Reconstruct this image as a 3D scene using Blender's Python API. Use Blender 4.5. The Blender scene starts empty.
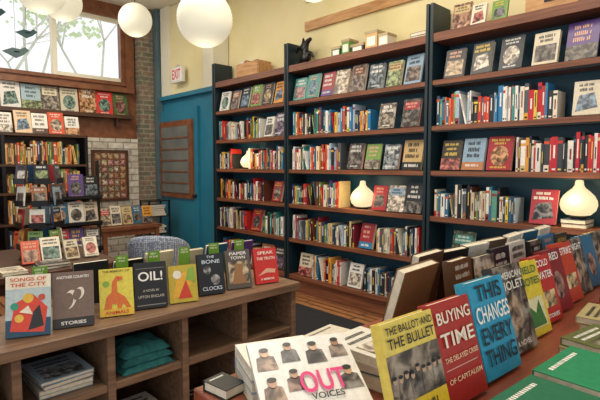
import bpy, math, random
from mathutils import Matrix, Vector
R=random.Random(7)
def lin(c):
    return tuple((x/12.92 if x<=0.04045 else ((x+0.055)/1.055)**2.4) for x in c)
def hx(s):
    s=s.lstrip('#'); return lin(tuple(int(s[i:i+2],16)/255 for i in (0,2,4)))
# ---------- materials ----------
def base_mat(name,rough=0.5,metal=0.0):
    m=bpy.data.materials.new(name); m.use_nodes=True
    b=m.node_tree.nodes['Principled BSDF']; b.inputs['Roughness'].default_value=rough; b.inputs['Metallic'].default_value=metal
    return m,m.node_tree,b
def ramp(nt,stops):
    r=nt.nodes.new('ShaderNodeValToRGB'); e=r.color_ramp.elements
    while len(e)<len(stops): e.new(0.5)
    for i,(p,c) in enumerate(stops):
        e[i].position=p; e[i].color=(*c,1)
    return r
def noise_mat(name,c1,c2,scale=8,stretch=(1,1,1),rough=0.5,bump=0.0,detail=6):
    m,nt,b=base_mat(name,rough)
    tc=nt.nodes.new('ShaderNodeTexCoord'); mp=nt.nodes.new('ShaderNodeMapping'); mp.inputs['Scale'].default_value=stretch
    n=nt.nodes.new('ShaderNodeTexNoise'); n.inputs['Scale'].default_value=scale; n.inputs['Detail'].default_value=detail
    r=ramp(nt,[(0.3,c1),(0.7,c2)])
    L=nt.links
    L.new(tc.outputs['Object'],mp.inputs['Vector']); L.new(mp.outputs[0],n.inputs['Vector']); L.new(n.outputs['Fac'],r.inputs[0]); L.new(r.outputs[0],b.inputs['Base Color'])
    if bump>0:
        bp=nt.nodes.new('ShaderNodeBump'); bp.inputs['Strength'].default_value=bump; bp.inputs['Distance'].default_value=0.01
        L.new(n.outputs['Fac'],bp.inputs['Height']); L.new(bp.outputs[0],b.inputs['Normal'])
    return m
def brick_mat(name,c1,c2,mortar,axis,scale,bw,bh,rough=0.85):
    m,nt,b=base_mat(name,rough); L=nt.links
    tc=nt.nodes.new('ShaderNodeTexCoord'); s=nt.nodes.new('ShaderNodeSeparateXYZ'); c=nt.nodes.new('ShaderNodeCombineXYZ')
    L.new(tc.outputs['Object'],s.inputs[0])
    a,bb={'YZ':('Y','Z'),'XZ':('X','Z'),'XY':('X','Y')}[axis]
    L.new(s.outputs[a],c.inputs['X']); L.new(s.outputs[bb],c.inputs['Y'])
    br=nt.nodes.new('ShaderNodeTexBrick'); L.new(c.outputs[0],br.inputs['Vector'])
    br.inputs['Color1'].default_value=(*c1,1); br.inputs['Color2'].default_value=(*c2,1); br.inputs['Mortar'].default_value=(*mortar,1)
    br.inputs['Scale'].default_value=scale; br.inputs['Brick Width'].default_value=bw; br.inputs['Row Height'].default_value=bh
    br.inputs['Mortar Size'].default_value=0.01
    n=nt.nodes.new('ShaderNodeTexNoise'); n.inputs['Scale'].default_value=14; L.new(tc.outputs['Object'],n.inputs['Vector'])
    mx=nt.nodes.new('ShaderNodeMixRGB'); mx.blend_type='OVERLAY'; mx.inputs[0].default_value=0.6
    L.new(br.outputs['Color'],mx.inputs[1]); L.new(n.outputs['Fac'],mx.inputs[2]); L.new(mx.outputs[0],b.inputs['Base Color'])
    bp=nt.nodes.new('ShaderNodeBump'); bp.inputs['Strength'].default_value=0.4; bp.inputs['Distance'].default_value=0.01; bp.invert=True
    L.new(br.outputs['Fac'],bp.inputs['Height']); L.new(bp.outputs[0],b.inputs['Normal'])
    return m
def col_mat(name,rough):
    m,nt,b=base_mat(name,rough); L=nt.links
    a=nt.nodes.new('ShaderNodeAttribute'); a.attribute_name='Col'
    tc=nt.nodes.new('ShaderNodeTexCoord'); n=nt.nodes.new('ShaderNodeTexNoise'); n.inputs['Scale'].default_value=60; L.new(tc.outputs['Object'],n.inputs['Vector'])
    r=ramp(nt,[(0.3,(0.82,)*3),(0.7,(1,)*3)]); L.new(n.outputs['Fac'],r.inputs[0])
    mx=nt.nodes.new('ShaderNodeMixRGB'); mx.blend_type='MULTIPLY'; mx.inputs[0].default_value=1
    L.new(a.outputs['Color'],mx.inputs[1]); L.new(r.outputs[0],mx.inputs[2]); L.new(mx.outputs[0],b.inputs['Base Color'])
    return m
def photo_mat(name,rough=0.35,scale=26):
    m,nt,b=base_mat(name,rough); L=nt.links
    a=nt.nodes.new('ShaderNodeAttribute'); a.attribute_name='Col'
    tc=nt.nodes.new('ShaderNodeTexCoord'); n=nt.nodes.new('ShaderNodeTexNoise'); n.inputs['Scale'].default_value=scale; n.inputs['Detail'].default_value=8; n.inputs['Distortion'].default_value=0.6
    L.new(tc.outputs['Object'],n.inputs['Vector'])
    r=ramp(nt,[(0.38,(0.03,0.025,0.03)),(0.48,(0.28,0.23,0.2)),(0.56,(0.7,0.62,0.52)),(0.68,(1,0.95,0.88))]); L.new(n.outputs['Fac'],r.inputs[0])
    mx=nt.nodes.new('ShaderNodeMixRGB'); mx.blend_type='MIX'; mx.inputs[0].default_value=0.22
    mo=nt.nodes.new('ShaderNodeMixRGB'); mo.blend_type='MULTIPLY'; mo.inputs[0].default_value=0.9
    L.new(a.outputs['Color'],mo.inputs[1]); L.new(r.outputs[0],mo.inputs[2])
    L.new(mo.outputs[0],mx.inputs[1]); L.new(r.outputs[0],mx.inputs[2])
    L.new(mx.outputs[0],b.inputs['Base Color'])
    return m
def plain(name,c,rough=0.5,metal=0.0):
    m,nt,b=base_mat(name,rough,metal); b.inputs['Base Color'].default_value=(*c,1); return m
def emis(name,c,strength,base=(0.8,0.8,0.8)):
    m,nt,b=base_mat(name,0.6); b.inputs['Base Color'].default_value=(*base,1)
    b.inputs['Emission Color'].default_value=(*c,1); b.inputs['Emission Strength'].default_value=strength; return m
PAINT=col_mat('printed_paper',0.38)
PHOTO=photo_mat('printed_photo')
WOODSHELF=noise_mat('shelf_wood',hx('#5c3522'),hx('#8e583c'),4,(0.6,8,12),0.4)
GREYWOOD=noise_mat('grey_brown_wood',hx('#5f4937'),hx('#8d6f57'),5,(10,0.6,10),0.42,0.1)
TABLEWOOD=noise_mat('red_table_wood',hx('#6e3524'),hx('#9a5238'),4,(9,0.7,9),0.3,0.05)
DARKWOOD=noise_mat('dark_wood',hx('#3a251a'),hx('#5e3d28'),5,(6,0.8,6),0.4)
BROWNTRIM=noise_mat('brown_trim_wood',hx('#6b3d26'),hx('#8a5738'),5,(2,2,2),0.4)
PALEWOOD=noise_mat('pale_wood',hx('#a87645'),hx('#cf9f68'),6,(1,6,6),0.45)
NAVY=plain('navy_paint',hx('#12272f'),0.4)
TEAL=noise_mat('teal_paint',hx('#0f3f50'),hx('#144e62'),3,(1,1,1),0.5)
BLUE=noise_mat('blue_paint',hx('#1f6f88'),hx('#287c96'),2,(1,1,1),0.45)
CREAM=noise_mat('cream_plaster',hx('#e2d49c'),hx('#ecdfb0'),2,(1,1,1),0.7)
WHITE=noise_mat('offwhite_plaster',hx('#e2dcc2'),hx('#ece6d0'),2,(1,1,1),0.6)
CEIL=plain('ceiling_paint',hx('#ece6d2'),0.8)
BLACK=plain('black_metal',hx('#1a1a1c'),0.35,0.3)
BRICK=brick_mat('brick_pilaster',hx('#8a6f5c'),hx('#6a6b58'),hx('#8f8b78'),'YZ',1,0.22,0.075)
STONE=brick_mat('pale_stone',hx('#ddd6c8'),hx('#bdb4a4'),hx('#9a9286'),'YZ',1,0.24,0.1)
FLOORM=brick_mat('floor_boards',hx('#a9794e'),hx('#8f5f3c'),hx('#4b2e1e'),'XY',1,1.4,0.09,0.4)
RUG=noise_mat('charcoal_rug',hx('#16181b'),hx('#26292e'),90,(1,1,1),0.95,0.5)
LAMPG=emis('lamp_glass',(1,0.8,0.46),0.95,(0.22,0.18,0.12))
LANT=emis('lantern_paper',(1,0.93,0.7),0.42,(0.55,0.53,0.42))
FABT=noise_mat('teal_fabric',hx('#1f5e60'),hx('#35807c'),30,(1,1,1),0.9,0.4)
BARK=noise_mat('tree_bark',hx('#c9c8b4'),hx('#dcdccc'),6,(1,1,1),0.9)
LEAF=noise_mat('tree_leaf',hx('#c2d4a6'),hx('#e2ecc8'),6,(1,1,1),0.8)
m,nt,b=base_mat('dotted_fabric',0.85)
tc=nt.nodes.new('ShaderNodeTexCoord'); v=nt.nodes.new('ShaderNodeTexVoronoi'); v.inputs['Scale'].default_value=62; v.inputs['Randomness'].default_value=0.35
r=ramp(nt,[(0.3,hx('#b9bfca')),(0.5,hx('#6f7a8c'))]); nt.links.new(tc.outputs['Object'],v.inputs['Vector']); nt.links.new(v.outputs['Distance'],r.inputs[0]); nt.links.new(r.outputs[0],b.inputs['Base Color'])
DOT=m
# ---------- mesh builder ----------
class MB:
    def __init__(s): s.v=[];s.f=[];s.c=[];s.m=[];s.sm=[];s.mats=[]
    def mi(s,mat):
        if mat not in s.mats: s.mats.append(mat)
        return s.mats.index(mat)
    def poly(s,pts,col=(0.5,0.5,0.5),mat=None,M=None,smooth=False):
        n=len(s.v)
        for p in pts:
            p=Vector(p); s.v.append(M@p if M is not None else p)
        s.f.append(tuple(range(n,n+len(pts)))); s.c.append(col); s.m.append(s.mi(mat or PAINT)); s.sm.append(smooth)
    def box(s,a,b,col=(0.5,0.5,0.5),mat=None,M=None):
        x0,y0,z0=a;x1,y1,z1=b
        P=[(x0,y0,z0),(x1,y0,z0),(x1,y1,z0),(x0,y1,z0),(x0,y0,z1),(x1,y0,z1),(x1,y1,z1),(x0,y1,z1)]
        n=len(s.v)
        for p in P:
            p=Vector(p); s.v.append(M@p if M is not None else p)
        for q in [(0,3,2,1),(4,5,6,7),(0,1,5,4),(1,2,6,5),(2,3,7,6),(3,0,4,7)]:
            s.f.append(tuple(n+i for i in q)); s.c.append(col); s.m.append(s.mi(mat or PAINT)); s.sm.append(False)
    def lathe(s,prof,seg=24,col=(0.5,)*3,mat=None,M=None,smooth=True):
        n=len(s.v)
        for (r,z) in prof:
            for i in range(seg):
                a=2*math.pi*i/seg; p=Vector((r*math.cos(a),r*math.sin(a),z)); s.v.append(M@p if M is not None else p)
        k=s.mi(mat or PAINT)
        for j in range(len(prof)-1):
            for i in range(seg):
                s.f.append((n+j*seg+i,n+j*seg+(i+1)%seg,n+(j+1)*seg+(i+1)%seg,n+(j+1)*seg+i)); s.c.append(col); s.m.append(k); s.sm.append(smooth)
        s.f.append(tuple(n+i for i in range(seg))[::-1]); s.c.append(col); s.m.append(k); s.sm.append(False)
        q=n+(len(prof)-1)*seg
        s.f.append(tuple(q+i for i in range(seg))); s.c.append(col); s.m.append(k); s.sm.append(False)
    def tube(s,p0,p1,r0,r1=None,seg=8,col=(0.5,)*3,mat=None):
        p0=Vector(p0);p1=Vector(p1); d=p1-p0; r1=r0 if r1 is None else r1
        M=Matrix.Translation(p0)@d.to_track_quat('Z','Y').to_matrix().to_4x4()
        s.lathe([(r0,0),(r1,d.length)],seg,col,mat,M)
    def obj(s,name,M=None,bevel=0):
        me=bpy.data.meshes.new(name); me.from_pydata([tuple(v) for v in s.v],[],s.f)
        for mt in s.mats: me.materials.append(mt)
        me.polygons.foreach_set('material_index',s.m); me.polygons.foreach_set('use_smooth',s.sm)
        at=me.color_attributes.new('Col','FLOAT_COLOR','CORNER'); data=[]
        for p,c in zip(me.polygons,s.c):
            for _ in range(p.loop_total): data.extend((c[0],c[1],c[2],1))
        at.data.foreach_set('color',data); me.update()
        o=bpy.data.objects.new(name,me); bpy.context.scene.collection.objects.link(o)
        if M is not None: o.matrix_world=M
        if bevel>0:
            bv=o.modifiers.new('b','BEVEL'); bv.width=bevel; bv.segments=2; bv.limit_method='ANGLE'
        return o
T=Matrix.Translation
def RZ(d): return Matrix.Rotation(math.radians(d),4,'Z')
def RX(d): return Matrix.Rotation(math.radians(d),4,'X')
def RY(d): return Matrix.Rotation(math.radians(d),4,'Y')
PAL=[hx(c) for c in '#c8352b #d9542c #e8a13a #efe4cc #e2ded2 #1f2630 #23405f #2f6d8f #3f8f86 #6b3a2a #8c2f3a #d8c08a #555a60 #7a8f4a #e6d24a #10141a #a9bccb #4b2e52 #b9774a #1c5f6e #e9e0c8 #2a2a2a #c9bda0 #c41f2f #f7f3ea'.split()]
CPAL=[hx(c) for c in '#c8352b #d8923a #d8cbb0 #1f2630 #23405f #2f7daf #3f8f86 #5b3a2a #9c2f3a #c8a870 #454a50 #7a9f4a #16181c #8aa6bb #e4e0d4 #5b3e82 #b9774a #1c5f7e #8f8878 #2a2a2a #a41f2f #eae6da #39302c #101418 #efece2'.split()]
PAGE=hx('#e9dfc6'); WH=hx('#f4f0e6'); BK=hx('#15161a')
def lum(c): return 0.3*c[0]+0.6*c[1]+0.1*c[2]
def rect(mb,M,w,h,u0,v0,u1,v1,col,lay=1,mat=None):
    y=-0.0006*lay
    mb.poly([(-w/2+u0*w,y,v0*h),(-w/2+u1*w,y,v0*h),(-w/2+u1*w,y,v1*h),(-w/2+u0*w,y,v1*h)],col,mat,M)
def disc(mb,M,w,h,u,v,ru,col,lay=2,sy=1.0,seg=18,rot=0,mat=None):
    y=-0.0006*lay; P=[]
    for i in range(seg):
        a=2*math.pi*i/seg; px=ru*w*math.cos(a); pz=ru*w*sy*math.sin(a)
        P.append((-w/2+u*w+px*math.cos(rot)-pz*math.sin(rot),y,v*h+px*math.sin(rot)+pz*math.cos(rot)))
    mb.poly(P,col,mat,M)
def upoly(mb,M,w,h,pts,col,lay=3,mat=None):
    mb.poly([(-w/2+u*w,-0.0006*lay,v*h) for u,v in pts],col,mat,M)
def book_body(mb,M,w,h,t,col,back=None):
    c=0.0025
    mb.box((-w/2,0,0),(w/2,c,h),col,None,M)
    mb.box((-w/2,t-c,0),(w/2,t,h),back or col,None,M)
    mb.box((-w/2,c,0),(-w/2+c,t-c,h),back or col,None,M)
    mb.box((-w/2+c,c,0.003),(w/2-0.003,t-c,h-0.003),PAGE,None,M)
def textlines(mb,M,w,h,v0,v1,n,col,rng,lay=4,u0=0.12,u1=0.88):
    for i in range(n):
        sc=0.42+0.2*rng.random(); step=(v1-v0)/n; vv=v1-step*(i+0.15); hh=step*sc*1.15
        lw=max(0.022,hh*h*0.42/w); wd=(u1-u0)*(0.6+rng.random()*0.4); u=(u0+u1)/2-wd/2; end=u+wd; k=rng.randrange(3,8)
        while u+lw*.8<end:
            top=vv if rng.random()<.75 else vv-hh*.2
            rect(mb,M,w,h,u,vv-hh,u+lw*.62,top,col,lay); u+=lw; k-=1
            if k<=0: u+=lw*.8; k=rng.randrange(3,8)
def random_cover(mb,M,w,h,rng,base=None):
    c=base or rng.choice(CPAL); c2=rng.choice(CPAL); tcx=BK if lum(c)>0.35 else rng.choice([WH,WH,hx('#e8c85a'),hx('#e9b49a')])
    t=0.015+rng.random()*0.02
    book_body(mb,M,w,h,t,c)
    st=rng.randrange(7)
    if st==0:
        rect(mb,M,w,h,0.08,0.08,0.92,0.6,c2,1,PHOTO); textlines(mb,M,w,h,0.66,0.93,2,tcx,rng)
    elif st==1:
        rect(mb,M,w,h,0,0,1,0.38,c2,1,PHOTO); textlines(mb,M,w,h,0.45,0.92,3,tcx,rng)
    elif st==2:
        disc(mb,M,w,h,0.5,0.42,0.36,c2,1,1.2,mat=PHOTO); textlines(mb,M,w,h,0.74,0.94,2,tcx,rng); textlines(mb,M,w,h,0.04,0.12,1,tcx,rng)
    elif st==3:
        rect(mb,M,w,h,0,0,1,1,c2,1,PHOTO); rect(mb,M,w,h,.1,.62,.9,.9,c,2); textlines(mb,M,w,h,0.65,0.88,2,tcx,rng)
    elif st==4:
        rect(mb,M,w,h,0,0,1,1,c2,1,PHOTO); textlines(mb,M,w,h,0.6,0.94,2,WH,rng); textlines(mb,M,w,h,0.05,0.15,1,WH,rng)
    elif st==5:
        upoly(mb,M,w,h,[(0.1,0.1),(0.9,0.2),(0.75,0.65),(0.2,0.58)],c2,1,PHOTO); textlines(mb,M,w,h,0.68,0.94,2,tcx,rng,u0=.08)
    else:
        textlines(mb,M,w,h,0.35,0.93,3,tcx,rng); rect(mb,M,w,h,0.0,0.0,1,.25,c2,1); textlines(mb,M,w,h,0.06,0.2,1,WH if lum(c2)<.35 else BK,rng)
    return t
def spines(mb,x0,x1,y,z,rng,hmin=0.19,hmax=0.27,F=None,pal=PAL,depth=0.15):
    x=x0; hb=None
    while True:
        t=0.012+rng.random()**1.8*0.03
        if x+t>x1: break
        if hb is None or rng.random()<.35: hb=hmin+rng.random()*(hmax-hmin)
        h=min(hmax,max(hmin,hb+rng.uniform(-.016,.016))); dy=rng.random()*0.022; c=rng.choice(pal); d=depth+rng.random()*0.03
        adv=t; M=T((x,y+dy,z))
        if rng.random()<0.05 and x>x0+.1:
            a=rng.uniform(8,16); s_=h*math.sin(math.radians(a))
            if x+s_+t*1.1<x1: M=T((x+s_,y+dy,z))@RY(-a); adv=s_+t*1.02
        if F is not None: M=F@M
        mb.box((0,0,0),(t-0.0012,0.003,h),c,None,M)
        mb.box((0,0.003,0),(0.0025,d,h),c,None,M); mb.box((t-0.0037,0.003,0),(t-0.0012,d,h),c,None,M)
        mb.box((0.0025,0.003,0.002),(t-0.0037,d-0.003,h-0.004),PAGE,None,M)
        tc_=rng.choice([BK,hx('#8c2f3a')]) if lum(c)>0.3 else rng.choice([WH,hx('#e8c85a'),WH])
        def sp(v0,v1,u0,u1,cc): mb.poly([(t*u0,-0.0008,h*v0),(t*u1,-0.0008,h*v0),(t*u1,-0.0008,h*v1),(t*u0,-0.0008,h*v1)],cc,None,M)
        k=rng.random()
        if k<0.7: a=0.3+rng.random()*0.15; sp(a,a+0.3+rng.random()*0.2,0.33,0.62,tc_)
        if k>0.3: sp(0.05,0.1,0.2,0.75,tc_)
        if k>0.6: sp(0.82,0.9,0.0,0.92,rng.choice(PAL))
        if k>0.85: sp(0.0,0.2,0.0,0.92,rng.choice(PAL))
        x+=adv
    return x
def faces(mb,x0,x1,y,z,rng,n,hmin=0.2,hmax=0.26,F=None,lean=13,bases=None,jit=5):
    step=(x1-x0)/n
    for i in range(n):
        h=hmin+rng.random()*(hmax-hmin); w=min(h*(0.66+rng.random()*0.08),step*0.96); cx=x0+step*(i+0.5)+rng.uniform(-.01,.01)
        M=T((cx,y+rng.random()*0.02,z+0.011))@RZ(rng.uniform(-jit,jit))@RX(-lean)
        if F is not None: M=F@M
        random_cover(mb,M,w,h,rng,bases[i] if bases and i<len(bases) and bases[i] else None)
def text(parent,body,loc,w,h,col,name='title'):
    cu=bpy.data.curves.new(name,'FONT'); cu.body=body; cu.align_x='CENTER'; cu.align_y='CENTER'; cu.offset=0.014
    nm='ink_%02x%02x%02x'%tuple(int(min(1,c)*255) for c in col)
    mt=bpy.data.materials.get(nm)
    if mt is None: mt=plain(nm,col,0.5)
    cu.materials.append(mt)
    o=bpy.data.objects.new(name,cu); bpy.context.scene.collection.objects.link(o)
    bpy.context.view_layer.update(); d=o.dimensions
    sx=w/max(d.x,1e-4); sy=h/max(d.y,1e-4)
    o.parent=parent
    o.matrix_local=T(loc)@RX(90)@Matrix.Diagonal((sx,sy,1,1))
    return o
# ---------- room ----------
XW=-7.3; YS=3.6; YW=3.9; CZ=3.9
def room(name,a,b,mat):
    mb=MB(); mb.box(a,b,mat=mat); return mb.obj(name)
room('floor',(-7.5,-3.0,-0.1),(2.5,4.1,0),FLOORM)
room('ceiling',(-7.5,-3.0,CZ),(2.5,4.1,CZ+0.1),CEIL)
room('wall_shelves',(-7.5,YW,0),(2.5,4.1,CZ),CREAM)
WY0,WY1,WZ0,WZ1=-0.6,3.2,2.68,3.74
mb=MB()
mb.box((-7.5,-3.0,0),(XW,YW,WZ0),mat=BROWNTRIM); mb.box((-7.5,-3.0,WZ1),(XW,YW,CZ),mat=BROWNTRIM)
mb.box((-7.5,-3.0,WZ0),(XW,WY0,WZ1),mat=BROWNTRIM); mb.box((-7.5,WY1,WZ0),(XW,YW,WZ1),mat=BROWNTRIM)
mb.obj('wall_window')
mb=MB()
mb.box((XW-0.1,WY0,WZ0),(XW+0.03,WY1,WZ0+0.05),mat=BROWNTRIM); mb.box((XW-0.1,WY0,WZ1-0.05),(XW+0.03,WY1,WZ1),mat=BROWNTRIM)
for y in (WY0,1.05,2.16,WY1-0.06): mb.box((XW-0.1,y,WZ0+0.05),(XW+0.01,y+0.06,WZ1-0.05),mat=WHITE if 0<y<3 else BROWNTRIM)
mb.box((XW-0.08,2.22,WZ0+0.05),(XW-0.02,3.14,WZ0+0.11),mat=WHITE);mb.box((XW-0.08,2.22,WZ1-0.11),(XW-0.02,3.14,WZ1-0.05),mat=WHITE)
mb.obj('window_1')
room('trim_1',(XW+0.001,-2.9,WZ0-0.12),(XW+0.14,3.28,WZ0-0.05),BROWNTRIM)
room('trim_2',(XW+0.001,WY1,WZ0-0.05),(XW+0.05,WY1+0.13,CZ-0.02),BROWNTRIM)
room('wall_stone',(XW+0.001,2.5,0),(XW+0.05,3.44,1.86),STONE)
room('wall_brick_pilaster',(XW+0.002,3.36,0),(XW+0.16,3.60,CZ-0.01),BRICK)
room('trim_3',(XW+0.17,3.60,0),(XW+0.27,3.69,CZ-0.01),noise_mat('slate_paint',hx('#4a6068'),hx('#5b727a'),3))
room('wall_blue',(XW+0.002,3.70,0),(-5.5,3.895,2.48),BLUE)
mb=MB(); mb.box((XW+0.3,3.66,2.49),(-6.75,3.89,CZ-0.01),mat=WHITE); mb.box((-6.75,3.72,2.49),(-5.75,3.89,CZ-0.01),mat=CREAM); mb.box((-5.75,3.64,2.49),(-5.5,3.89,CZ-0.01),mat=WHITE)
mb.box((XW+0.3,3.62,2.46),(-5.5,3.70,2.52),mat=BLUE)
mb.obj('wall_transom')
mb=MB()
mb.box((-7.08,3.655,0.02),(-5.95,3.699,2.3),mat=BLUE)
mb.box((-7.02,3.62,0.95),(-6.05,3.654,2.12),mat=BROWNTRIM)
mb.box((-6.93,3.605,1.03),(-6.14,3.619,2.03),mat=noise_mat('dim_glass',hx('#5d6360'),hx('#7a7c76'),3))
for i in range(5): mb.box((-6.93,3.595,1.17+0.17*i),(-6.14,3.606,1.19+0.17*i),mat=BROWNTRIM)
mb.tube((-6.0,3.65,1.0),(-6.0,3.6,1.0),0.025,mat=BLACK)
mb.obj('door_1')
mb=MB(); mb.box((-3.95,3.86,2.98),(2.4,3.899,3.08),mat=PALEWOOD); mb.box((-3.95,3.87,3.3),(2.4,3.899,3.34),mat=WHITE); mb.obj('trim_4')
mb=MB(); mb.box((-0.16,0,0),(0.16,0.05,0.22),hx('#e9e6dc')); mb.box((-0.14,-0.004,0.02),(0.14,0,0.2),hx('#f6f2ea')); mb.box((-0.03,0,0.22),(0.03,0.04,0.26),hx('#cfcabc'))
ex=mb.obj('exit_sign',T((-6.42,3.60,2.68)))
text(ex,'EXIT',(0,-0.006,0.11),0.24,0.14,hx('#d8202a'))
# ---------- big wall bookcase ----------
LV=[0.2,0.62,1.01,1.40,1.78,2.16,2.55]; TH=0.04
PX=[-5.42,-3.97,-2.17,-0.37,1.43]
mb=MB()
for i,x in enumerate(PX):
    mb.box((x-0.034,YS-0.012,0),(x-0.008,YW-0.03,2.8),mat=NAVY); mb.box((x+0.008,YS-0.012,0),(x+0.034,YW-0.03,2.8),mat=NAVY)
    mb.box((x-0.02,YS+0.01,0),(x+0.02,YW-0.03,2.74),mat=NAVY)
for i in range(4):
    a,b=PX[i]+0.034,PX[i+1]-0.034
    mb.box((a,YW-0.03,0.05),(b,YW-0.015,2.56),mat=TEAL)
    for j,z in enumerate(LV):
        th=TH if j<6 else 0.07
        mb.box((a,YS-0.005,z-th),(b,YW-0.03,z),mat=WOODSHELF)
        if 0<j<6: mb.box((a,YS+0.015,z-th-0.012),(b,YS+0.03,z-th),mat=NAVY)
    mb.box((a,YS+0.03,0),(b,YS+0.05,0.16),mat=WOODSHELF)
mb.obj('wall_bookcase')
WARM=[hx(c) for c in '#c8352b #d9542c #e8a13a #efe4cc #23405f #2f6d8f #e6c24a #c41f2f #f7f3ea #e9732d #1f2630 #3f8f86 #555a60 #2f7daf #a9bccb #f4f0e4 #2a2a2a #5f9a4a'.split()]
MUTE=[hx(c) for c in '#e9e0c8 #e4e0d4 #a9bccb #555a60 #2a2a2a #8c2f3a #23405f #6b3a2a #f4f0e4 #7a8f4a #c8352b #c9bda0 #d8c08a #10141a #2f6d8f #4b2e72 #1f2630 #5f9a8a #e6c24a'.split()]
DARK=[hx(c) for c in '#15161a #2a2a2a #c41f2f #23405f #8c2f3a #e4e0d4 #e8a13a #1f2630 #f4f0e4 #3b3f45 #c8352b #2f6d8f #6b3a2a'.split()]
yS=YS+0.02
LAY=[
(0,5,[('f',.03,.97,6,0)]),(0,4,[('s',.02,.66,0,MUTE),('f',.7,.97,2,0)]),(0,3,[('s',.02,.24,0,MUTE),('s',.48,.97,0,WARM)]),
(0,2,[('s',.03,.7,0,DARK),('f',.72,.98,1,0)]),(0,1,[('s',.02,.45,0,MUTE),('f',.48,.66,1,0),('s',.68,.97,0,WARM)]),(0,0,[('s',.05,.6,0,DARK),('f',.63,.95,2,0)]),
(1,5,[('f',.01,.97,8,0)]),(1,4,[('s',.01,.66,0,WARM),('f',.68,.98,2,0)]),(1,3,[('s',.01,.43,0,WARM),('f',.46,.98,4,0)]),
(1,2,[('s',.01,.43,0,MUTE),('f',.66,.98,3,0)]),(1,1,[('s',.01,.54,0,MUTE),('f',.56,.68,1,0),('s',.7,.97,0,MUTE)]),(1,0,[('f',.05,.17,1,0),('s',.19,.45,0,DARK),('f',.48,.6,1,0),('s',.62,.95,0,MUTE)]),
(2,5,[('f',.03,.97,7,0)]),(2,4,[('s',.01,.58,0,WARM),('f',.61,.72,1,0),('f',.78,.98,2,0)]),(2,3,[('f',.02,.38,3,0),('s',.4,.98,0,DARK)]),
(2,2,[('s',.01,.42,0,MUTE),('f',.44,.6,1,0),('s',.8,.97,0,MUTE)]),(2,1,[('f',.08,.9,5,0)]),(2,0,[('s',.02,.9,0,MUTE)]),
(3,5,[('f',.03,.97,6,0)]),(3,4,[('s',.01,.9,0,WARM)]),(3,3,[('s',.02,.7,0,MUTE)]),(3,2,[('s',.01,.8,0,MUTE)]),(3,1,[('f',.08,.9,5,0)]),(3,0,[('s',.02,.9,0,MUTE)]),
]
for bay,lv,segs in LAY:
    a,b=PX[bay]+0.04,PX[bay+1]-0.04; W=b-a; rg=random.Random(bay*31+lv*7+5)
    for k,f0,f1,n,pal in segs:
        mb=MB()
        if k=='s': spines(mb,a+W*f0,a+W*f1,yS,LV[lv]+0.0005,rg,pal=pal,hmin=0.19,hmax=0.275); mb.obj('shelved_books')
        else: faces(mb,a+W*f0,a+W*f1,yS,LV[lv],rg,n,0.235,0.28); mb.obj('displayed_books')
def stack(name,x,yy,z,spec,rz=0,picture=True,rng=R):
    mb=MB(); zz=0
    for (w,d,t,c) in spec:
        M=T((rng.uniform(-.006,.006),rng.uniform(-.006,.006),zz))@RZ(rng.uniform(-5,5)); c_=hx(c)
        mb.box((-w/2,-d/2,0),(w/2,d/2,.002),c_,None,M); mb.box((-w/2,-d/2,t-.003),(w/2,d/2,t-.0012),c_,None,M); mb.box((-w/2,-d/2,.002),(-w/2+.003,d/2,t-.003),c_,None,M)
        mb.box((-w/2+.003,-d/2+.003,.002),(w/2-.003,d/2-.003,t-.003),PAGE,None,M)
        zz+=t
    w,d,t,c=spec[-1]; c_=hx(c); tcx=WH if lum(c_)<.35 else BK; z1=t-.0008
    if picture: mb.poly([(-w*.05,-d*.38,z1),(w*.42,-d*.38,z1),(w*.42,d*.38,z1),(-w*.05,d*.38,z1)],c_,PHOTO,M)
    for k in range(2 if picture else 1):
        xx=-w*(.36-.15*k); y=-d*.36
        while y<d*.3:
            l=d*(.02+rng.random()*.03); mb.poly([(xx,y,z1),(xx+w*.07,y,z1),(xx+w*.07,y+l,z1),(xx,y+l,z1)],tcx,None,M); y+=l+d*.015
    return mb.obj(name,T((x,yy,z))@RZ(rz))
def lamp(x,y,z,s):
    mb=MB(); mb.lathe([(0.05,0),(0.052,0.012),(0.03,0.016)],24,mat=BLACK)
    mb.lathe([(0.03,0.016),(0.07,0.022),(0.098,0.05),(0.108,0.085),(0.104,0.115),(0.088,0.145),(0.062,0.172),(0.038,0.192),(0.026,0.212),(0.024,0.235),(0.020,0.243),(0.008,0.246)],32,mat=LAMPG)
    o=mb.obj('globe_lamp',T((x,y,z))@Matrix.Scale(s,4))
    l=bpy.data.lights.new('bulb','POINT'); l.energy=3.5; l.color=(1,0.74,0.4); l.shadow_soft_size=0.05
    lo=bpy.data.objects.new('bulb',l); bpy.context.scene.collection.objects.link(lo); lo.parent=o; lo.location=(0,-0.16,0.15)
lamp(-4.84,3.72,1.401,0.95); lamp(-2.97,3.72,1.011,1.15); lamp(-1.03,3.72,1.075,1.1)
stack('book_stack',-1.03,3.73,1.011,[(.16,.2,.03,'#6b3a2a'),(.16,.2,.03,'#23405f')])
mb=MB(); mb.box((-0.22,-0.1,0),(0.22,0.1,0.012),mat=PALEWOOD); 
for sx in (-1,1): mb.box((sx*0.22-0.006,-0.1,0.012),(sx*0.22+0.006,0.1,0.17),mat=PALEWOOD); mb.box((-0.21,sx*0.1-0.005,0.012),(0.21,sx*0.1+0.005,0.17),mat=PALEWOOD)
spines(mb,-0.2,0.2,-0.08,0.014,R,0.16,0.2,pal=DARK,depth=0.12); mb.obj('wooden_book_crate',T((-4.75,3.74,2.551)))
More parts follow.
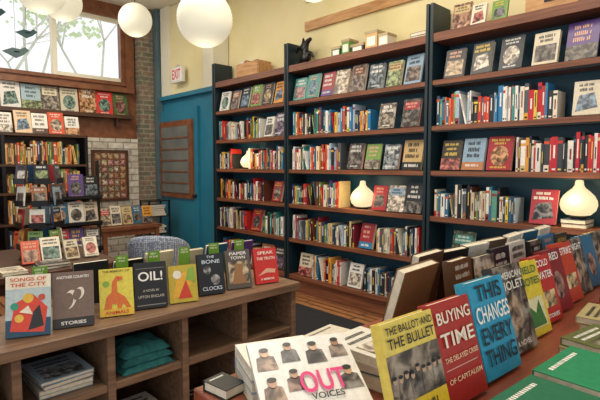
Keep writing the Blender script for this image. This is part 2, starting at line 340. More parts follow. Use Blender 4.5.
def skin(name,pts,edges,rad,M,mat):
    me=bpy.data.meshes.new(name); me.from_pydata(pts,edges,[]); o=bpy.data.objects.new(name,me); bpy.context.scene.collection.objects.link(o)
    o.modifiers.new('s','SKIN')
    for v,rr in zip(me.skin_vertices[0].data,rad): v.radius=(rr,rr)
    me.skin_vertices[0].data[0].use_root=True
    sb=o.modifiers.new('ss','SUBSURF'); sb.levels=2; sb.render_levels=2
    o.matrix_world=M; me.materials.append(mat); return o
skin('dark_dragon_figurine',[(0,0,0.02),(0,0,0.1),(-.03,0,.18),(.02,0,.25),(.08,0,.27),(-.12,0,.2),(-.18,0,.13),(.07,0,.12),(.11,0,.06),(-.07,0,.08),(-.12,0,.02),(-.05,0,.3)],
 [(0,1),(1,2),(2,3),(3,4),(2,5),(5,6),(1,7),(7,8),(1,9),(9,10),(2,11)],[.05,.04,.035,.03,.018,.02,.01,.02,.012,.02,.015,.01],T((-3.78,3.72,2.56)),BLACK)
mb=MB(); x=0
for i,(w,h,c) in enumerate([(.12,.1,'#2f5c33'),(.1,.15,'#6f9a3e'),(.16,.08,'#2a2a2a'),(.14,.17,'#d8b070'),(.1,.12,'#e9e0c8')]):
    M=T((x,0,0.001)); mb.box((0,0,0),(w,0.14,h),hx(c),None,M); mb.box((-0.004,-0.004,h-0.02),(w+0.004,0.144,h+0.004),hx('#b9a27a'),None,M)
    mb.poly([(w*.15,-0.001,h*.2),(w*.85,-0.001,h*.2),(w*.85,-0.001,h*.7),(w*.15,-0.001,h*.7)],WH,None,M); x+=w+0.02
mb.obj('gift_boxes',T((-3.35,3.66,2.551)))
mb=MB()
faces(mb,0,0.5,0,0.0,random.Random(5),3,0.16,0.26,bases=[hx('#d8c08a'),hx('#e9e0c8'),hx('#6f9a3e')]); mb.obj('framed_cards',T((-2.03,3.66,2.551)))
mb=MB(); mb.box((0,0,0),(.35,.18,.14),mat=PALEWOOD); mb.box((-.01,-.01,.14),(.36,.19,.16),mat=BROWNTRIM); mb.box((.13,-.004,.06),(.22,0,.1),mat=BLACK); mb.obj('wooden_chest',T((-1.42,3.66,2.551)))
stack('book_stack',-2.32,3.74,2.551,[(.16,.18,.03,'#23405f'),(.16,.17,.03,'#6b3a2a')])
stack('book_stack',-.85,3.74,2.551,[(.2,.2,.04,'#23405f'),(.2,.18,.03,'#c8352b'),(.18,.18,.04,'#e9e0c8')])
# ---------- lanterns ----------
def lantern(x,y,z,r,light=3):
    mb=MB(); prof=[]; N=44
    for i in range(N+1):
        a=math.pi*(0.07+0.86*i/N); rr=r*(1 if i%2 else 0.98); prof.append((rr*math.sin(a),-rr*math.cos(a)))
    mb.lathe(prof,36,mat=LANT); mb.lathe([(r*.24,r*.94),(r*.24,r*.99)],24,mat=BLACK); mb.tube((0,0,r*.98),(0,0,CZ-z-0.001),0.004,mat=BLACK)
    mb.lathe([(0.05,CZ-z-0.03),(0.05,CZ-z-0.001)],16,mat=BLACK)
    o=mb.obj('paper_lantern',T((x,y,z)))
    l=bpy.data.lights.new('bulb','POINT'); l.energy=light; l.color=(1,0.9,0.7); l.shadow_soft_size=0.15
    lo=bpy.data.objects.new('bulb',l); bpy.context.scene.collection.objects.link(lo); lo.parent=o; lo.location=(0,0,-r-0.12)
lantern(-3.0,1.92,2.505,.2); lantern(-5.66,2.63,3.22,.2); lantern(-5.6,1.78,3.22,.2); lantern(-4.36,1.22,2.90,.2); lantern(-3.1,3.15,3.13,.19)
mb=MB()
for (y,z,s) in [(0.0,0.0,1.2),(0.17,-0.3,1.2),(0.26,-0.12,1.0),(-0.1,-0.3,1)]:
    c=hx('#1f4f55')
    P=[(0,-.09*s,0),(0,-.02*s,.035*s),(0,.03*s,.03*s),(0,.06*s,.05*s),(0,.09*s,.03*s),(0,.05*s,-.01*s),(0,0,-.04*s)]
    mb.poly([(a,b+y,cc+z) for a,b,cc in P],c); mb.poly([(a+0.004,b+y,cc+z) for a,b,cc in P][::-1],c)
    mb.box((-.03,y-.01,z+.01),(.03,y+.03,z+.016),c); mb.tube((0.002,y,z+.03),(0.002,y,0.88),0.0015,mat=BLACK)
mb.tube((0.002,-.12,.88),(0.002,.28,.88),0.004,mat=BLACK); mb.tube((0.002,0,.88),(0.002,0,CZ-2.74-.001),0.002,mat=BLACK)
mb.obj('paper_bird_mobile',T((-4.8,.95,2.74)))
# ---------- window-wall bookcase ----------
FX=lambda x:Matrix.Translation((x,0,0))@RZ(90)
mb=MB(); y0,y1=-0.6,2.44; xf,xb=-6.9,-7.25
LL=[0.3,0.69,1.09,1.46,1.86]
for y in (y0,0.4,1.42,y1): mb.box((xb,y-.02,0),(xf,y+.02,1.86),mat=BLACK)
for z in LL: mb.box((xb,y0,z-.03),(xf+.005,y1,z),mat=DARKWOOD)
mb.box((xb-.005,y0,0.1),(xb+.01,y1,1.86),mat=DARKWOOD); mb.obj('side_bookcase')
for (a,b) in ((-0.56,0.37),(0.43,1.39),(1.45,2.41)):
    mb=MB(); rg=random.Random(int(a*100)+99)
    for z in LL[:4]: spines(mb,a,b-0.05,0.02,z+0.0005,rg,.22,.31,F=T((xf,0,0))@RZ(90),pal=[hx(c) for c in '#b5522f #e9c070 #3a5f3a #8c2f3a #e8a13a #4b2e20 #7a8f4a #c8352b #d8c08a #23405f #e4e0d4 #6b3a2a #d9542c'.split()])
    mb.obj('shelved_books')
mb=MB(); faces(mb,-0.5,2.4,0.05,1.862,random.Random(12),14,.24,.32,F=FX(xf),lean=18,bases=[None]*6+[hx('#efe9dc'),hx('#a9584a'),hx('#f4f0e4'),hx('#e8e0cf'),hx('#e9c9a0'),hx('#efe9dc'),hx('#d9542c'),hx('#f4f0e4')]); mb.obj('displayed_comics')
mb=MB(); mb.box((XW+.002,-.6,2.16),(XW+.16,3.26,2.19),mat=DARKWOOD); mb.box((XW+.15,-.6,2.19),(XW+.16,3.26,2.215),mat=DARKWOOD); 
for y in (-.3,1,2,3): mb.box((XW+.002,y,2.05),(XW+.12,y+.03,2.16),mat=DARKWOOD)
mb.obj('magazine_ledge')
mb=MB(); faces(mb,-0.5,3.2,0.02,2.191,random.Random(21),15,.34,.38,F=FX(XW+.145),lean=9,bases=[None]*7+[hx('#4f7a78'),hx('#e9e4da'),hx('#a9c0c8'),hx('#e4d8b8'),hx('#d8cdb0'),hx('#c41f2f'),hx('#d9302b'),hx('#4f6a3a')]); mb.obj('displayed_magazines')
mb=MB(); mb.box((XW+.052,2.64,.92),(XW+.07,3.16,1.66),mat=BROWNTRIM); rg=random.Random(8)
for i in range(5):
    for j in range(7):
        yy=2.68+i*.094; zz=.95+j*.1; c=hx(rg.choice('#d8c9a4 #c9a070 #e4dcc4 #8f9a7a #b9774a #a9bccb #d8a0a0 #c8b088 #e8e0d0'.split()))
        mb.box((XW+.07,yy,zz),(XW+.074,yy+.072,zz+.078),c,PHOTO); mb.box((XW+.074,yy+.015,zz+.02),(XW+.076,yy+.055,zz+.055),c)
for a,b in (((2.62,.90),(3.18,.93)),((2.62,1.65),(3.18,1.68)),((2.62,.93),(2.65,1.65)),((3.15,.93),(3.18,1.65))): mb.box((XW+.052,a[0],a[1]),(XW+.085,b[0],b[1]),mat=DARKWOOD)
mb.obj('framed_card_board')
# ---------- far floor clutter ----------
mb=MB()
for x in (-.14,.14):
    for y in (-.16,.16): mb.box((x-.012,y-.012,0),(x+.012,y+.012,.93),mat=BLACK)
for z in (.15,.42,.68,.91): mb.box((-.15,-.17,z),(.15,.17,z+.015),mat=BLACK)
for z in (.166,.436,.696):
    zz=z
    for k in range(5): 
        c=R.choice(PAL); hh=.022+R.random()*.02; mb.box((-.11,-.13,zz),(.11,.1+R.random()*.04,zz+hh-.001),c); mb.box((-.105,-.125,zz+.004),(.113,.09,zz+hh-.005),PAGE); zz+=hh
mb.obj('book_cart',T((-6.6,3.3,0)))
mb=MB(); mb.box((-.35,-.4,.62),(.35,.4,.66),mat=BROWNTRIM); mb.box((-.3,-.35,.54),(.3,.35,.62),mat=BROWNTRIM)
for x in (-.3,.3):
    for y in (-.35,.35): mb.box((x-.025,y-.025,0),(x+.025,y+.025,.62),mat=BROWNTRIM)
mb.obj('side_table',T((-6.2,2.62,0)))
mb=MB(); faces(mb,-.35,.35,0,.662,random.Random(3),5,.2,.3,F=T((-6.0,2.62,0))@RZ(90),bases=[hx('#c8352b'),hx('#efe4cc'),hx('#d8c08a'),hx('#2f6d8f'),hx('#e8a13a')]); mb.obj('propped_paperbacks')
mb=MB()
for y in (-.28,.28): mb.box((-.02,y-.015,0),(.02,y+.015,1.5),mat=BLACK); mb.box((-.2,y-.015,0),(.2,y+.015,.03),mat=BLACK)
rg=random.Random(44)
for k,z in enumerate((.45,.75,1.05)):
    mb.box((-.02,-.28,z),(.12,.28,z+.012),mat=BLACK); mb.box((.11,-.28,z),(.12,.28,z+.05),mat=BLACK)
    faces(mb,-.26,.26,0,z+.012,rg,3,.24,.28,F=T((.09,0,0))@RZ(90),lean=10)
mb.obj('magazine_stand',T((-5.7,1.85,0)))
mb=MB(); mb.box((-4.55,-.4,.69),(-3.42,1.45,.735),mat=DARKWOOD); mb.box((-4.48,-.3,.60),(-3.5,1.38,.69),mat=DARKWOOD)
for x in (-4.45,-3.53):
    for y in (-.28,1.33): mb.box((x-.035,y-.035,0),(x+.035,y+.035,.6),mat=DARKWOOD)
mb.obj('display_table',bevel=.004)
rg=random.Random(9)
mb=MB(); faces(mb,.85,1.4,0,.738,rg,4,.15,.19,F=T((-3.7,0,0))@RZ(90),lean=25,bases=[hx('#d9542c'),hx('#efe4cc'),hx('#d8cbb0'),hx('#e9e0c8')]); mb.obj('propped_novels')
stack('magazine_stack',-3.56,.55,.736,[(.2,.16,.02,'#2a2a2a'),(.2,.16,.02,'#c8352b')]); stack('magazine_stack',-3.56,.75,.736,[(.2,.15,.02,'#e9e0c8')]); stack('magazine_stack',-3.56,1.0,.736,[(.14,.2,.02,'#23405f'),(.14,.2,.02,'#39302c')])
def spinner(x,y,nt_,ns,rad,rg,pal):
    mb=MB(); mb.lathe([(.15,0),(.15,.02),(.03,.04),(.012,.05),(.012,.08+nt_*.165),(.02,.09+nt_*.165)],20,mat=BLACK)
    for k in range(nt_):
        z=.08+k*.165
        for i in range(ns):
            M=RZ(360/ns*i+k*8)@T((0,-rad,z)); mb.box((-.055,-.03,-.004),(.055,.0,0),mat=BLACK,M=M); mb.box((-.055,-.03,0),(.055,-.027,.04),mat=BLACK,M=M)
            mb.box((-.003,0,0),(.003,rad,.006),mat=BLACK,M=M); Mb=M@T((0,-.022,.001))@RX(-7)
            mb.box((-.05,0,0),(.05,.01,.14),rg.choice(pal),None,Mb); rect(mb,Mb,.1,.14,.1,.1,.9,.7,rg.choice(CPAL),1,PHOTO); textlines(mb,Mb,.1,.14,.78,.95,1,rg.choice([WH,BK]),rg,2)
    mb.obj('card_spinner_rack',T((x,y,.736)))
spinner(-4.0,1.05,4,6,.13,random.Random(2),CPAL); spinner(-4.2,.58,3,5,.1,random.Random(3),DARK)
# chair
mb=MB(); N=20
def arc(r,z,a): return (r*math.cos(a),r*math.sin(a),z)
A=[math.radians(-115+230*i/N) for i in range(N+1)]
prof=lambda a:.44+.42*(1-.45*(abs(a)/math.radians(115))**2.2)
for i in range(N):
    a,b=A[i],A[i+1]; za,zb=prof(a),prof(b)
    for (ra,rb,f0,f1) in ((.235,.26,0,.5),(.26,.27,.5,.9),(.27,.262,.9,.97),(.262,.245,.97,1.0),(.245,.222,1.0,.99),(.222,.20,.99,.9),(.20,.185,.9,0)):
        z0a,z1a=.34+(za-.34)*f0,.34+(za-.34)*f1; z0b,z1b=.34+(zb-.34)*f0,.34+(zb-.34)*f1
        mb.poly([arc(ra,z0a,a),arc(ra,z0b,b),arc(rb,z1b,b),arc(rb,z1a,a)],mat=DOT,smooth=True)
for a,s in ((A[0],1),(A[-1],-1)):
    z=prof(a); mb.poly([arc(.235,.34,a),arc(.26,.34+(z-.34)*.5,a),arc(.27,.34+(z-.34)*.9,a),arc(.245,z,a),arc(.222,.34+(z-.34)*.99,a),arc(.2,.34+(z-.34)*.9,a),arc(.185,.34,a)],mat=DOT)
mb.lathe([(.2,.33),(.232,.35),(.232,.40),(.17,.45),(.02,.46)],28,mat=DOT)
for a in (45,135,225,315): mb.tube((.15*math.cos(math.radians(a)),.15*math.sin(math.radians(a)),.34),(.2*math.cos(math.radians(a)),.2*math.sin(math.radians(a)),0),.018,.011,mat=DARKWOOD)
mb.obj('tub_chair',T((-3.85,1.96,0))@RZ(-40))
room('rug',(-3.5,2.1,0.0),(-1.2,3.3,.012),RUG)
# ---------- island ----------
mb=MB(); ix0,ix1,iy0,iy1=-2.52,-2.05,-.66,1.93
mb.box((ix0-.02,iy0-.02,.695),(ix1+.02,iy1+.02,.74),mat=GREYWOOD)
divs=[iy1-.37*k for k in range(8)]
for y in divs: mb.box((ix0,y-.035,0),(ix1,y,.695),mat=GREYWOOD)
for k in range(7):
    a,b=divs[k+1],divs[k]-.035
    for z in (.07,.47): mb.box((ix0,a,z-.035),(ix1-.01,b,z),mat=GREYWOOD)
    mb.box((ix0,a,.035),(ix0+.012,b,.695),mat=DARKWOOD)
mb.obj('low_island_shelf',bevel=.003)
stack('magazine_stack',-2.24,.63,.471,[(.27,.22,.02,'#5d7a8e'),(.27,.22,.02,'#c9c2b2'),(.27,.21,.02,'#8f9aa6'),(.27,.22,.015,'#a9c0cf')])
stack('magazine_stack',-2.24,.27,.471,[(.27,.22,.02,'#5d7a8e'),(.27,.22,.02,'#c9c2b2'),(.27,.21,.02,'#8f9aa6')])
stack('magazine_stack',-2.22,1.36,.071,[(.27,.22,.03,'#a9bccb'),(.27,.22,.03,'#e9e0c8'),(.27,.21,.03,'#2a2a2a')])
stack('magazine_stack',-2.22,1.0,.071,[(.27,.22,.03,'#e9e0c8'),(.27,.22,.03,'#f4f0e4'),(.27,.21,.05,'#a9bccb'),(.26,.2,.05,'#e9e4d6')])
stack('magazine_stack',-2.22,.63,.071,[(.27,.22,.04,'#e9e0c8'),(.27,.22,.05,'#23405f'),(.27,.21,.05,'#a9bccb'),(.26,.2,.05,'#e9e0c8')])
mb=MB(); spines(mb,1.6,1.85,0,.071,random.Random(8),.2,.3,F=T((-2.12,0,0))@RZ(90)); mb.obj('shelved_books')
mb=MB()
for k in range(3):
    n=16; w,d=.27-.015*k,.27-.02*k; z0=.0+k*.035; g=[]
    for i in range(n+1):
        row=[]
        for j in range(n+1):
            u,v_=i/n*2-1,j/n*2-1; e=(1-abs(u)**6)*(1-abs(v_)**6)
            row.append((v_*d/2*(1+.03*math.sin(u*5+k)),u*w/2*(1+.03*math.sin(v_*6+k*2)),z0+.006+e*(.036+.008*math.sin(u*7+k*2)*math.cos(v_*5+k))))
        g.append(row)
    for i in range(n):
        for j in range(n): mb.poly([g[i][j],g[i][j+1],g[i+1][j+1],g[i+1][j]][::-1],mat=FABT,smooth=True)
    mb.box((-d/2*.97,-w/2*.97,z0),(d/2*.97,w/2*.97,z0+.006),mat=FABT)
mb.obj('folded_teal_shirts',T((-2.22,1.0,.471)))
def fbook(name,x,y,z,rz,lean,w,h,t,col,deco,back=None,tx=()):
    M=T((x,y,z+t*math.sin(math.radians(lean))+.0005))@RZ(rz)@RX(-lean)
    mb=MB(); I=Matrix.Identity(4); book_body(mb,I,w,h,t,hx(col),hx(back) if back else None); deco(mb,I,w,h)
    o=mb.obj(name,M)
    for (s,v_,hh,cc,*rest) in tx: text(o,s,(0,-.0048,h*v_),w*(rest[0] if rest else .84),h*hh,hx(cc))
    return o
H=hx
def d1(mb,M,w,h):
    rect(mb,M,w,h,0,.78,1,1,H('#f3ead0')); rect(mb,M,w,h,0,0,1,.28,H('#1f4a66')); upoly(mb,M,w,h,[(.1,.1),(.85,.05),(.93,.45),(.6,.68),(.2,.55)],H('#e0452c')); disc(mb,M,w,h,.5,.62,.12,H('#e9b73a'),4); disc(mb,M,w,h,.3,.3,.1,H('#f0c04a'),4); upoly(mb,M,w,h,[(.5,.1),(.85,.15),(.75,.5),(.62,.4)],H('#222222'),4); disc(mb,M,w,h,.2,.5,.09,H('#2f9a7c'),5); upoly(mb,M,w,h,[(.3,.4),(.6,.35),(.5,.5)],H('#f3ead0'),5); disc(mb,M,w,h,.8,.62,.08,H('#c9502c'),5)
def d2(mb,M,w,h):
    disc(mb,M,w,h,.42,.50,.15,H('#efe6d2'),2,1.7,rot=-.3); disc(mb,M,w,h,.35,.47,.14,H('#7c6557'),3,1.6,rot=-.3); disc(mb,M,w,h,.65,.6,.11,H('#efe6d2'),2,1.5,rot=-.3); disc(mb,M,w,h,.59,.58,.10,H('#7c6557'),3,1.5,rot=-.3); rect(mb,M,w,h,0,0,1,.17,H('#2c2522'),1)
def d3(mb,M,w,h):
    rect(mb,M,w,h,0,.0,1,.16,H('#f0c53a'),1); upoly(mb,M,w,h,[(.12,.15),(.2,.4),(.35,.5),(.38,.72),(.5,.84),(.68,.82),(.7,.75),(.52,.72),(.52,.5),(.75,.38),(.92,.15),(.8,.15),(.68,.25),(.62,.15),(.52,.15),(.5,.25),(.36,.25),(.34,.15)],H('#e0742c'),3); disc(mb,M,w,h,.56,.79,.02,BK,5)
    disc(mb,M,w,h,.2,.68,.1,H('#8db544'),2)
def d4(mb,M,w,h):
    rect(mb,M,w,h,.06,.06,.94,.08,H('#8f8a80')); rect(mb,M,w,h,.06,.86,.94,.87,H('#8f8a80'))
def d5(mb,M,w,h):
    upoly(mb,M,w,h,[(.1,.1),(.5,.2),(.9,.6),(.8,.9),(.3,.7)],H('#e8b23a'),1); upoly(mb,M,w,h,[(.3,.1),(.8,.1),(.6,.6)],H('#d2452c'),2); disc(mb,M,w,h,.3,.75,.15,H('#f3efdc'),3); upoly(mb,M,w,h,[(.6,.6),(.95,.5),(.9,.95),(.7,.9)],H('#8db544'),3)
def d6(mb,M,w,h):
    disc(mb,M,w,h,.35,.6,.14,H('#9aa6b4'),1,1.2,mat=PHOTO); disc(mb,M,w,h,.65,.35,.18,H('#9aa6b4'),1,1.1,mat=PHOTO)
def d7(mb,M,w,h):
    rect(mb,M,w,h,.1,.12,.9,.7,H('#cbb892'),1,PHOTO); upoly(mb,M,w,h,[(.2,.12),(.8,.12),(.65,.4),(.7,.62),(.4,.65)],H('#a0764e'),2)
def d8(mb,M,w,h):
    upoly(mb,M,w,h,[(.1,.22),(.5,.42),(.9,.38),(.85,.27),(.5,.3)],H('#e9b49a'),2)
LZ=.74; C1='#f2efe6'
ib=[(.50,.165,.25,.022,'#bfd0cf',d1,[('SONGS OF',.93,.06,'#c9502c',.8),('THE CITY',.84,.06,'#c9502c',.8)]),
(.675,.165,.24,.02,'#7c6557',d2,[('ANOTHER COUNTRY',.9,.05,C1,.8),('STORIES',.08,.06,C1,.6)]),
(.875,.15,.22,.022,'#e8d94f',d3,[('THE MEMORY OF',.94,.045,'#5a4a20',.8),('ANIMALS',.07,.07,'#c23a2a',.7)]),
(1.045,.155,.225,.03,'#15161a',d4,[('OIL!',.68,.2,C1,.75),('A NOVEL BY',.38,.05,'#b8b2a6',.5),('UPTON SINCLAIR',.25,.06,'#b8b2a6',.8)]),
(1.215,.145,.19,.02,'#c9b23a',d5,[]),
(1.40,.145,.22,.03,'#191c22',d6,[('THE',.92,.06,'#c9d4e0',.3),('BONE',.8,.09,'#c9d4e0',.7),('CLOCKS',.14,.09,'#c9d4e0',.75)]),
(1.585,.15,.22,.025,'#5d564e',d7,[('PAPER',.9,.08,C1,.7),('TOWN',.79,.08,C1,.6)]),
(1.775,.15,.21,.025,'#d2322c',d8,[('SPEAK',.86,.09,'#f7efe0',.7),('THE TRUTH',.7,.08,'#f7efe0',.8),('A MEMOIR',.12,.06,'#f7efe0',.6)])]
for i,(y,w,h,t,c,dc,tt) in enumerate(ib):
    fbook('book',-2.14+.012*math.sin(i*2),y,LZ,68+i*1.2,14,w,h,t,c,dc,tx=tt)
for y in (.59,.96,1.13,1.31,1.5,1.68):
    mb=MB(); mb.box((-.03,0,0),(.03,.002,.26),hx('#6fa030')); mb.box((-.03,-.02,0),(.03,.03,.002),hx('#6fa030')); textlines(mb,Matrix.Identity(4),.06,.26,.86,.98,2,hx('#e8f0c8'),R,1); mb.obj('shelf_tag',T((-2.285,y,LZ+.0005))@RZ(75))
mb=MB(); rg=random.Random(77); faces(mb,-1.85,-.75,0,LZ+.001,rg,6,.2,.24,F=T((-2.44,0,0))@RZ(-90),lean=14); mb.obj('propped_hardbacks')
mb=MB(); rg=random.Random(78); faces(mb,-.55,.38,0,LZ+.001,rg,5,.2,.24,F=T((-2.14,0,0))@RZ(90),lean=16); mb.obj('propped_hardbacks')
# ---------- foreground table ----------
TZ=.925; tx0,tx1,ty0,ty1=-.95,.2,.56,2.75
mb=MB(); mb.box((tx0,ty0,TZ-.045),(tx1,ty1,TZ),mat=TABLEWOOD); mb.box((tx0+.05,ty0+.05,TZ-.15),(tx1-.05,ty1-.05,TZ-.045),mat=TABLEWOOD)
for x in (tx0+.1,tx1-.1):
    for y in (ty0+.1,ty1-.1): mb.box((x-.04,y-.04,0),(x+.04,y+.04,TZ-.15),mat=TABLEWOOD)
mb.obj('front_display_table',bevel=.005)
def e_ballot(mb,M,w,h):
    rect(mb,M,w,h,0,0,1,.42,H('#e8c42c'),1); rect(mb,M,w,h,0,.36,1,.72,H('#8a7a60'),2,PHOTO)
    rg=random.Random(3)
    for i in range(9):
        u=.06+.88*i/8; v_=.5+.05*rg.random(); c=H(rg.choice(['#5a4a3a','#2a241e','#7a6a54'])); upoly(mb,M,w,h,[(u-.06,.3),(u+.06,.3),(u+.045,v_-.03),(u-.045,v_-.03)],c,3+i%2,PHOTO); disc(mb,M,w,h,u,v_,.035,H('#c9a888'),5,1.25); disc(mb,M,w,h,u,v_+.022,.036,BK,6,.6)
    textlines(mb,M,w,h,.05,.26,2,H('#2a2a2a'),R)
def e_buy(mb,M,w,h): rect(mb,M,w,h,.1,.34,.9,.35,H('#e9b49a'))
def e_this(mb,M,w,h): pass
def e_dark(mb,M,w,h):
    rect(mb,M,w,h,.0,.0,1,1,H('#6a5a4c'),1,PHOTO); disc(mb,M,w,h,.45,.45,.26,H('#b39070'),2,1.2,mat=PHOTO)
def e_yel(mb,M,w,h): rect(mb,M,w,h,.1,.1,.9,.5,H('#e8e0b0'),1); upoly(mb,M,w,h,[(.15,.12),(.3,.4),(.5,.3),(.7,.46),(.85,.12)],H('#3c7a3a'),2)
def e_red(mb,M,w,h): rect(mb,M,w,h,.12,.22,.88,.46,H('#f0d090'),1,PHOTO)
def e_red2(mb,M,w,h): disc(mb,M,w,h,.5,.42,.28,H('#9a5a4a'),2,1.2,mat=PHOTO)
fb=[(-.463,.795,.165,.22,.025,'#f0d860',e_ballot,[('THE BALLOT AND',.92,.07,'#222222',.9),('THE BULLET',.81,.09,'#222222',.9)]),
(-.463,.965,.155,.22,.03,'#b52a24',e_buy,[('BUYING',.84,.12,'#f4e6cf'),('TIME',.62,.14,'#f4e6cf'),('THE DELAYED CRISIS',.44,.05,'#f0c8a0'),('OF CAPITALISM',.24,.05,'#f0c8a0')]),
(-.463,1.152,.17,.235,.035,'#2a9fc4',e_this,[('THIS',.86,.17,'#0e2a3a',.7),('CHANGES',.64,.17,'#f4f1e6',.92),('EVERY',.42,.17,'#0e2a3a',.85),('THING',.2,.17,'#0e2a3a',.85)]),
(-.485,1.335,.16,.24,.03,'#2b2a2c',e_dark,[('AMERICAN',.88,.08,'#e6dfd0'),('VIOLET',.76,.1,'#e6dfd0'),('A NOVEL',.1,.06,'#e6dfd0',.5)]),
(-.50,1.50,.155,.225,.025,'#e9cf3c',e_yel,[('FIELD',.88,.1,'#2c6a3a',.7),('NOTES',.72,.1,'#2c6a3a',.8)]),
(-.515,1.66,.145,.22,.03,'#c2302c',e_red,[('COLD',.88,.1,C1,.6),('WATER',.7,.11,C1,.8),('STORIES',.1,.06,C1,.6)]),
(-.53,1.82,.145,.22,.03,'#8a262c',e_red2,[('RED',.88,.12,C1,.5)]),
(-.54,1.98,.145,.225,.03,'#c8452c',e_red,[('STRIKE',.85,.12,C1,.7)]),
(-.55,2.14,.145,.22,.03,'#26262c',e_dark,[('NIGHT',.85,.12,C1,.7)]),
(-.55,2.30,.145,.22,.03,'#2f6d8f',e_red2,[]),
(-.55,2.46,.145,.22,.03,'#d8c08a',e_dark,[])]
for (x,y,w,h,t,c,dc,tx) in fb: fbook('book',x,y,TZ,86,16,w,h,t,c,dc,tx=tx)
bb=[(1.19,.2,.235,'#7b5636'),(1.40,.17,.23,'#5b4030'),(1.58,.16,.22,'#1c1c20'),(1.75,.16,.22,'#ddd8ca'),(1.92,.16,.22,'#5c4a3a'),(2.1,.16,.22,'#e9e4d6'),(2.28,.16,.22,'#2a6a8a'),(2.46,.16,.22,'#e9e4d6')]
for i,(y,w,h,c) in enumerate(bb):
    fbook('book',-.82 if i==0 else -.885,y,TZ,-90+R.uniform(-5,5),16 if i==0 else 9,w,h,.03,c,e_dark,back=c)
mb=MB(); faces(mb,1.34,2.5,0,TZ+.001,random.Random(15),7,.19,.21,F=T((-.70,0,0))@RZ(90),lean=7,jit=2,bases=[hx('#6b4a30'),hx('#39302c'),hx('#1f2630'),hx('#e4e0d4')]); mb.obj('propped_memoirs')
stack('book_stack',-.82,.72,TZ+.0005,[(.15,.18,.03,'#e9e4d6'),(.15,.19,.028,'#a9bccb'),(.15,.18,.028,'#f4f0e4')],-20,False)
stack('book_stack',-.885,.60,TZ+.0005,[(.08,.06,.025,'#15161a')],10,False)
stack('book_stack',-.70,.93,TZ+.0005,[(.2,.15,.03,'#e9e4d6'),(.2,.15,.028,'#49606f'),(.19,.15,.025,'#e4e0d4')],6)
stack('book_stack',-.87,.95,TZ+.0005,[(.1,.16,.03,'#f4f0e4'),(.1,.15,.02,'#d9d0bd')],3,False)
stack('book_stack',-.62,1.08,TZ+.0005,[(.12,.11,.03,'#23405f'),(.12,.11,.03,'#ddd6c4'),(.12,.11,.03,'#8f5a3a'),(.12,.11,.03,'#e4e0d4')],0,False)
stack('book_stack',-.3,1.2,TZ+.0005,[(.15,.22,.022,'#1f9a82'),(.15,.22,.02,'#e9e4d6'),(.15,.22,.022,'#168a5c')],-3,False)
stack('book_stack',-.34,1.5,TZ+.0005,[(.14,.2,.022,'#8f8a5a'),(.14,.2,.022,'#5f6a3a')],-5)
stack('book_stack',-.16,1.45,TZ+.0005,[(.15,.21,.022,'#2aa58c'),(.15,.21,.022,'#1d8c60')],4,False)
stack('book_stack',-.3,.95,TZ+.0005,[(.15,.21,.022,'#1d8c60'),(.15,.21,.022,'#2aa58c'),(.15,.21,.022,'#0f6e4e')],-4,False)
stack('book_stack',-.38,1.76,TZ+.0005,[(.15,.2,.022,'#c9b27a'),(.15,.2,.022,'#b5a878')],6)
stack('book_stack',-.37,2.02,TZ+.0005,[(.15,.2,.03,'#c8352b'),(.15,.2,.022,'#6b4a30')],-6)
stack('book_stack',-.38,2.28,TZ+.0005,[(.15,.2,.03,'#23405f'),(.15,.2,.03,'#e4e0d4'),(.15,.2,.022,'#a8262c')],3)
def e_out(mb,M,w,h):
    rg=random.Random(6)
    for (u,v_,s) in [(.14,.84,1),(.38,.88,.9),(.63,.85,1),(.87,.87,.9),(.14,.54,1),(.36,.6,.9),(.88,.56,1),(.2,.25,1),(.5,.22,1),(.8,.22,1)]:
        c=H(rg.choice(['#5a5a5e','#8a7a70','#8a5a4a','#3a4a5a','#b08a70'])); sk=H(rg.choice(['#d8b090','#c49a7a','#a87858']))
        upoly(mb,M,w,h,[(u-.1*s,v_-.14*s),(u+.1*s,v_-.14*s),(u+.085*s,v_-.01),(u+.03,v_+.01),(u-.03,v_+.01),(u-.085*s,v_-.01)],c,2,PHOTO); disc(mb,M,w,h,u,v_+.035*s,.042*s,sk,4,1.25); disc(mb,M,w,h,u,v_+.06*s,.046*s,BK,5,.6)
L_=.25; ang=math.degrees(math.asin(.12/L_))
mb=MB(); I=Matrix.Identity(4); book_body(mb,I,.225,L_,.012,H('#f1eee6')); e_out(mb,I,.225,L_)
o=mb.obj('magazine',T((-.55,.612,TZ+.018))@RZ(65)@RX(-(90-ang)))
text(o,'OUT',(0.025,-.0045,L_*.52),.1,.05,H('#e0307a')); text(o,'VOICES',(0.025,-.0045,L_*.39),.07,.014,BK)
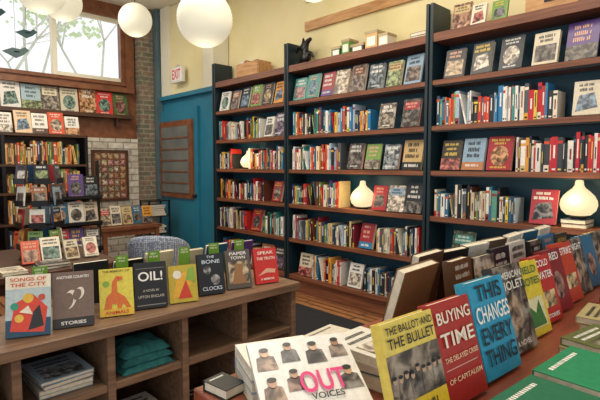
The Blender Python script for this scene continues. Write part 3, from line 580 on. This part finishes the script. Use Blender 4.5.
# ---------- outside trees ----------
mb=MB(); rg=random.Random(31)
def branch(p,d,l,r,k):
    q=p+d*l; mb.tube(p,q,r,r*.7,6,mat=BARK)
    if k==0:
        for _ in range(4):
            c=q+Vector((rg.uniform(-.2,.2),rg.uniform(-.3,.3),rg.uniform(-.2,.2))); s=.05+rg.random()*.06
            mb.poly([c+Vector((0,-s,0)),c+Vector((.03,0,-s)),c+Vector((0,s,0)),c+Vector((0,0,s))],mat=LEAF)
        return
    for _ in range(3):
        nd=(d+Vector((rg.uniform(-.6,.6),rg.uniform(-.8,.8),rg.uniform(-.25,.55)))).normalized(); branch(q,nd,l*(.62+rg.random()*.2),r*.55,k-1)
for (x,y) in ((-13,2.4),(-14,5.2),(-15.5,3.8)): branch(Vector((x,y,0)),Vector((0,.05,1)).normalized(),2.9,.08,5)
mb.obj('bare_tree')
# ---------- lights ----------
w=bpy.data.worlds.new('World'); bpy.context.scene.world=w; w.use_nodes=True
bg=w.node_tree.nodes['Background']; bg.inputs[0].default_value=(0.96,0.98,1,1); bg.inputs[1].default_value=1.1
def area(x,y,z,s,e,c,rot=(0,0,0)):
    l=bpy.data.lights.new('ceiling_light','AREA'); l.size=s; l.energy=e; l.color=c; o=bpy.data.objects.new('ceiling_light',l); o.location=(x,y,z); o.rotation_euler=rot; bpy.context.scene.collection.objects.link(o)
area(-1.2,1.2,3.8,.7,44,(1,.91,.77)); area(-3.2,1.6,3.8,.7,44,(1,.91,.77)); area(-5.6,1.5,3.8,.7,46,(1,.92,.8)); area(-1.8,2.2,3.8,.6,26,(1,.9,.74))
# ---------- camera ----------
cd=bpy.data.cameras.new('cam'); cam=bpy.data.objects.new('camera',cd); bpy.context.scene.collection.objects.link(cam)
cd.sensor_width=36; cd.lens=36*470/600; cd.clip_start=.02
cam.location=(0,0,1.45)
yaw=math.degrees(math.atan2(.722,.692))
pitch=math.degrees(math.atan(35/470))
cam.rotation_euler=(math.radians(90-pitch),0,math.radians(yaw))
sc=bpy.context.scene; sc.camera=cam
sc.view_settings.view_transform='Standard'; sc.view_settings.look='None'; sc.view_settings.exposure=0
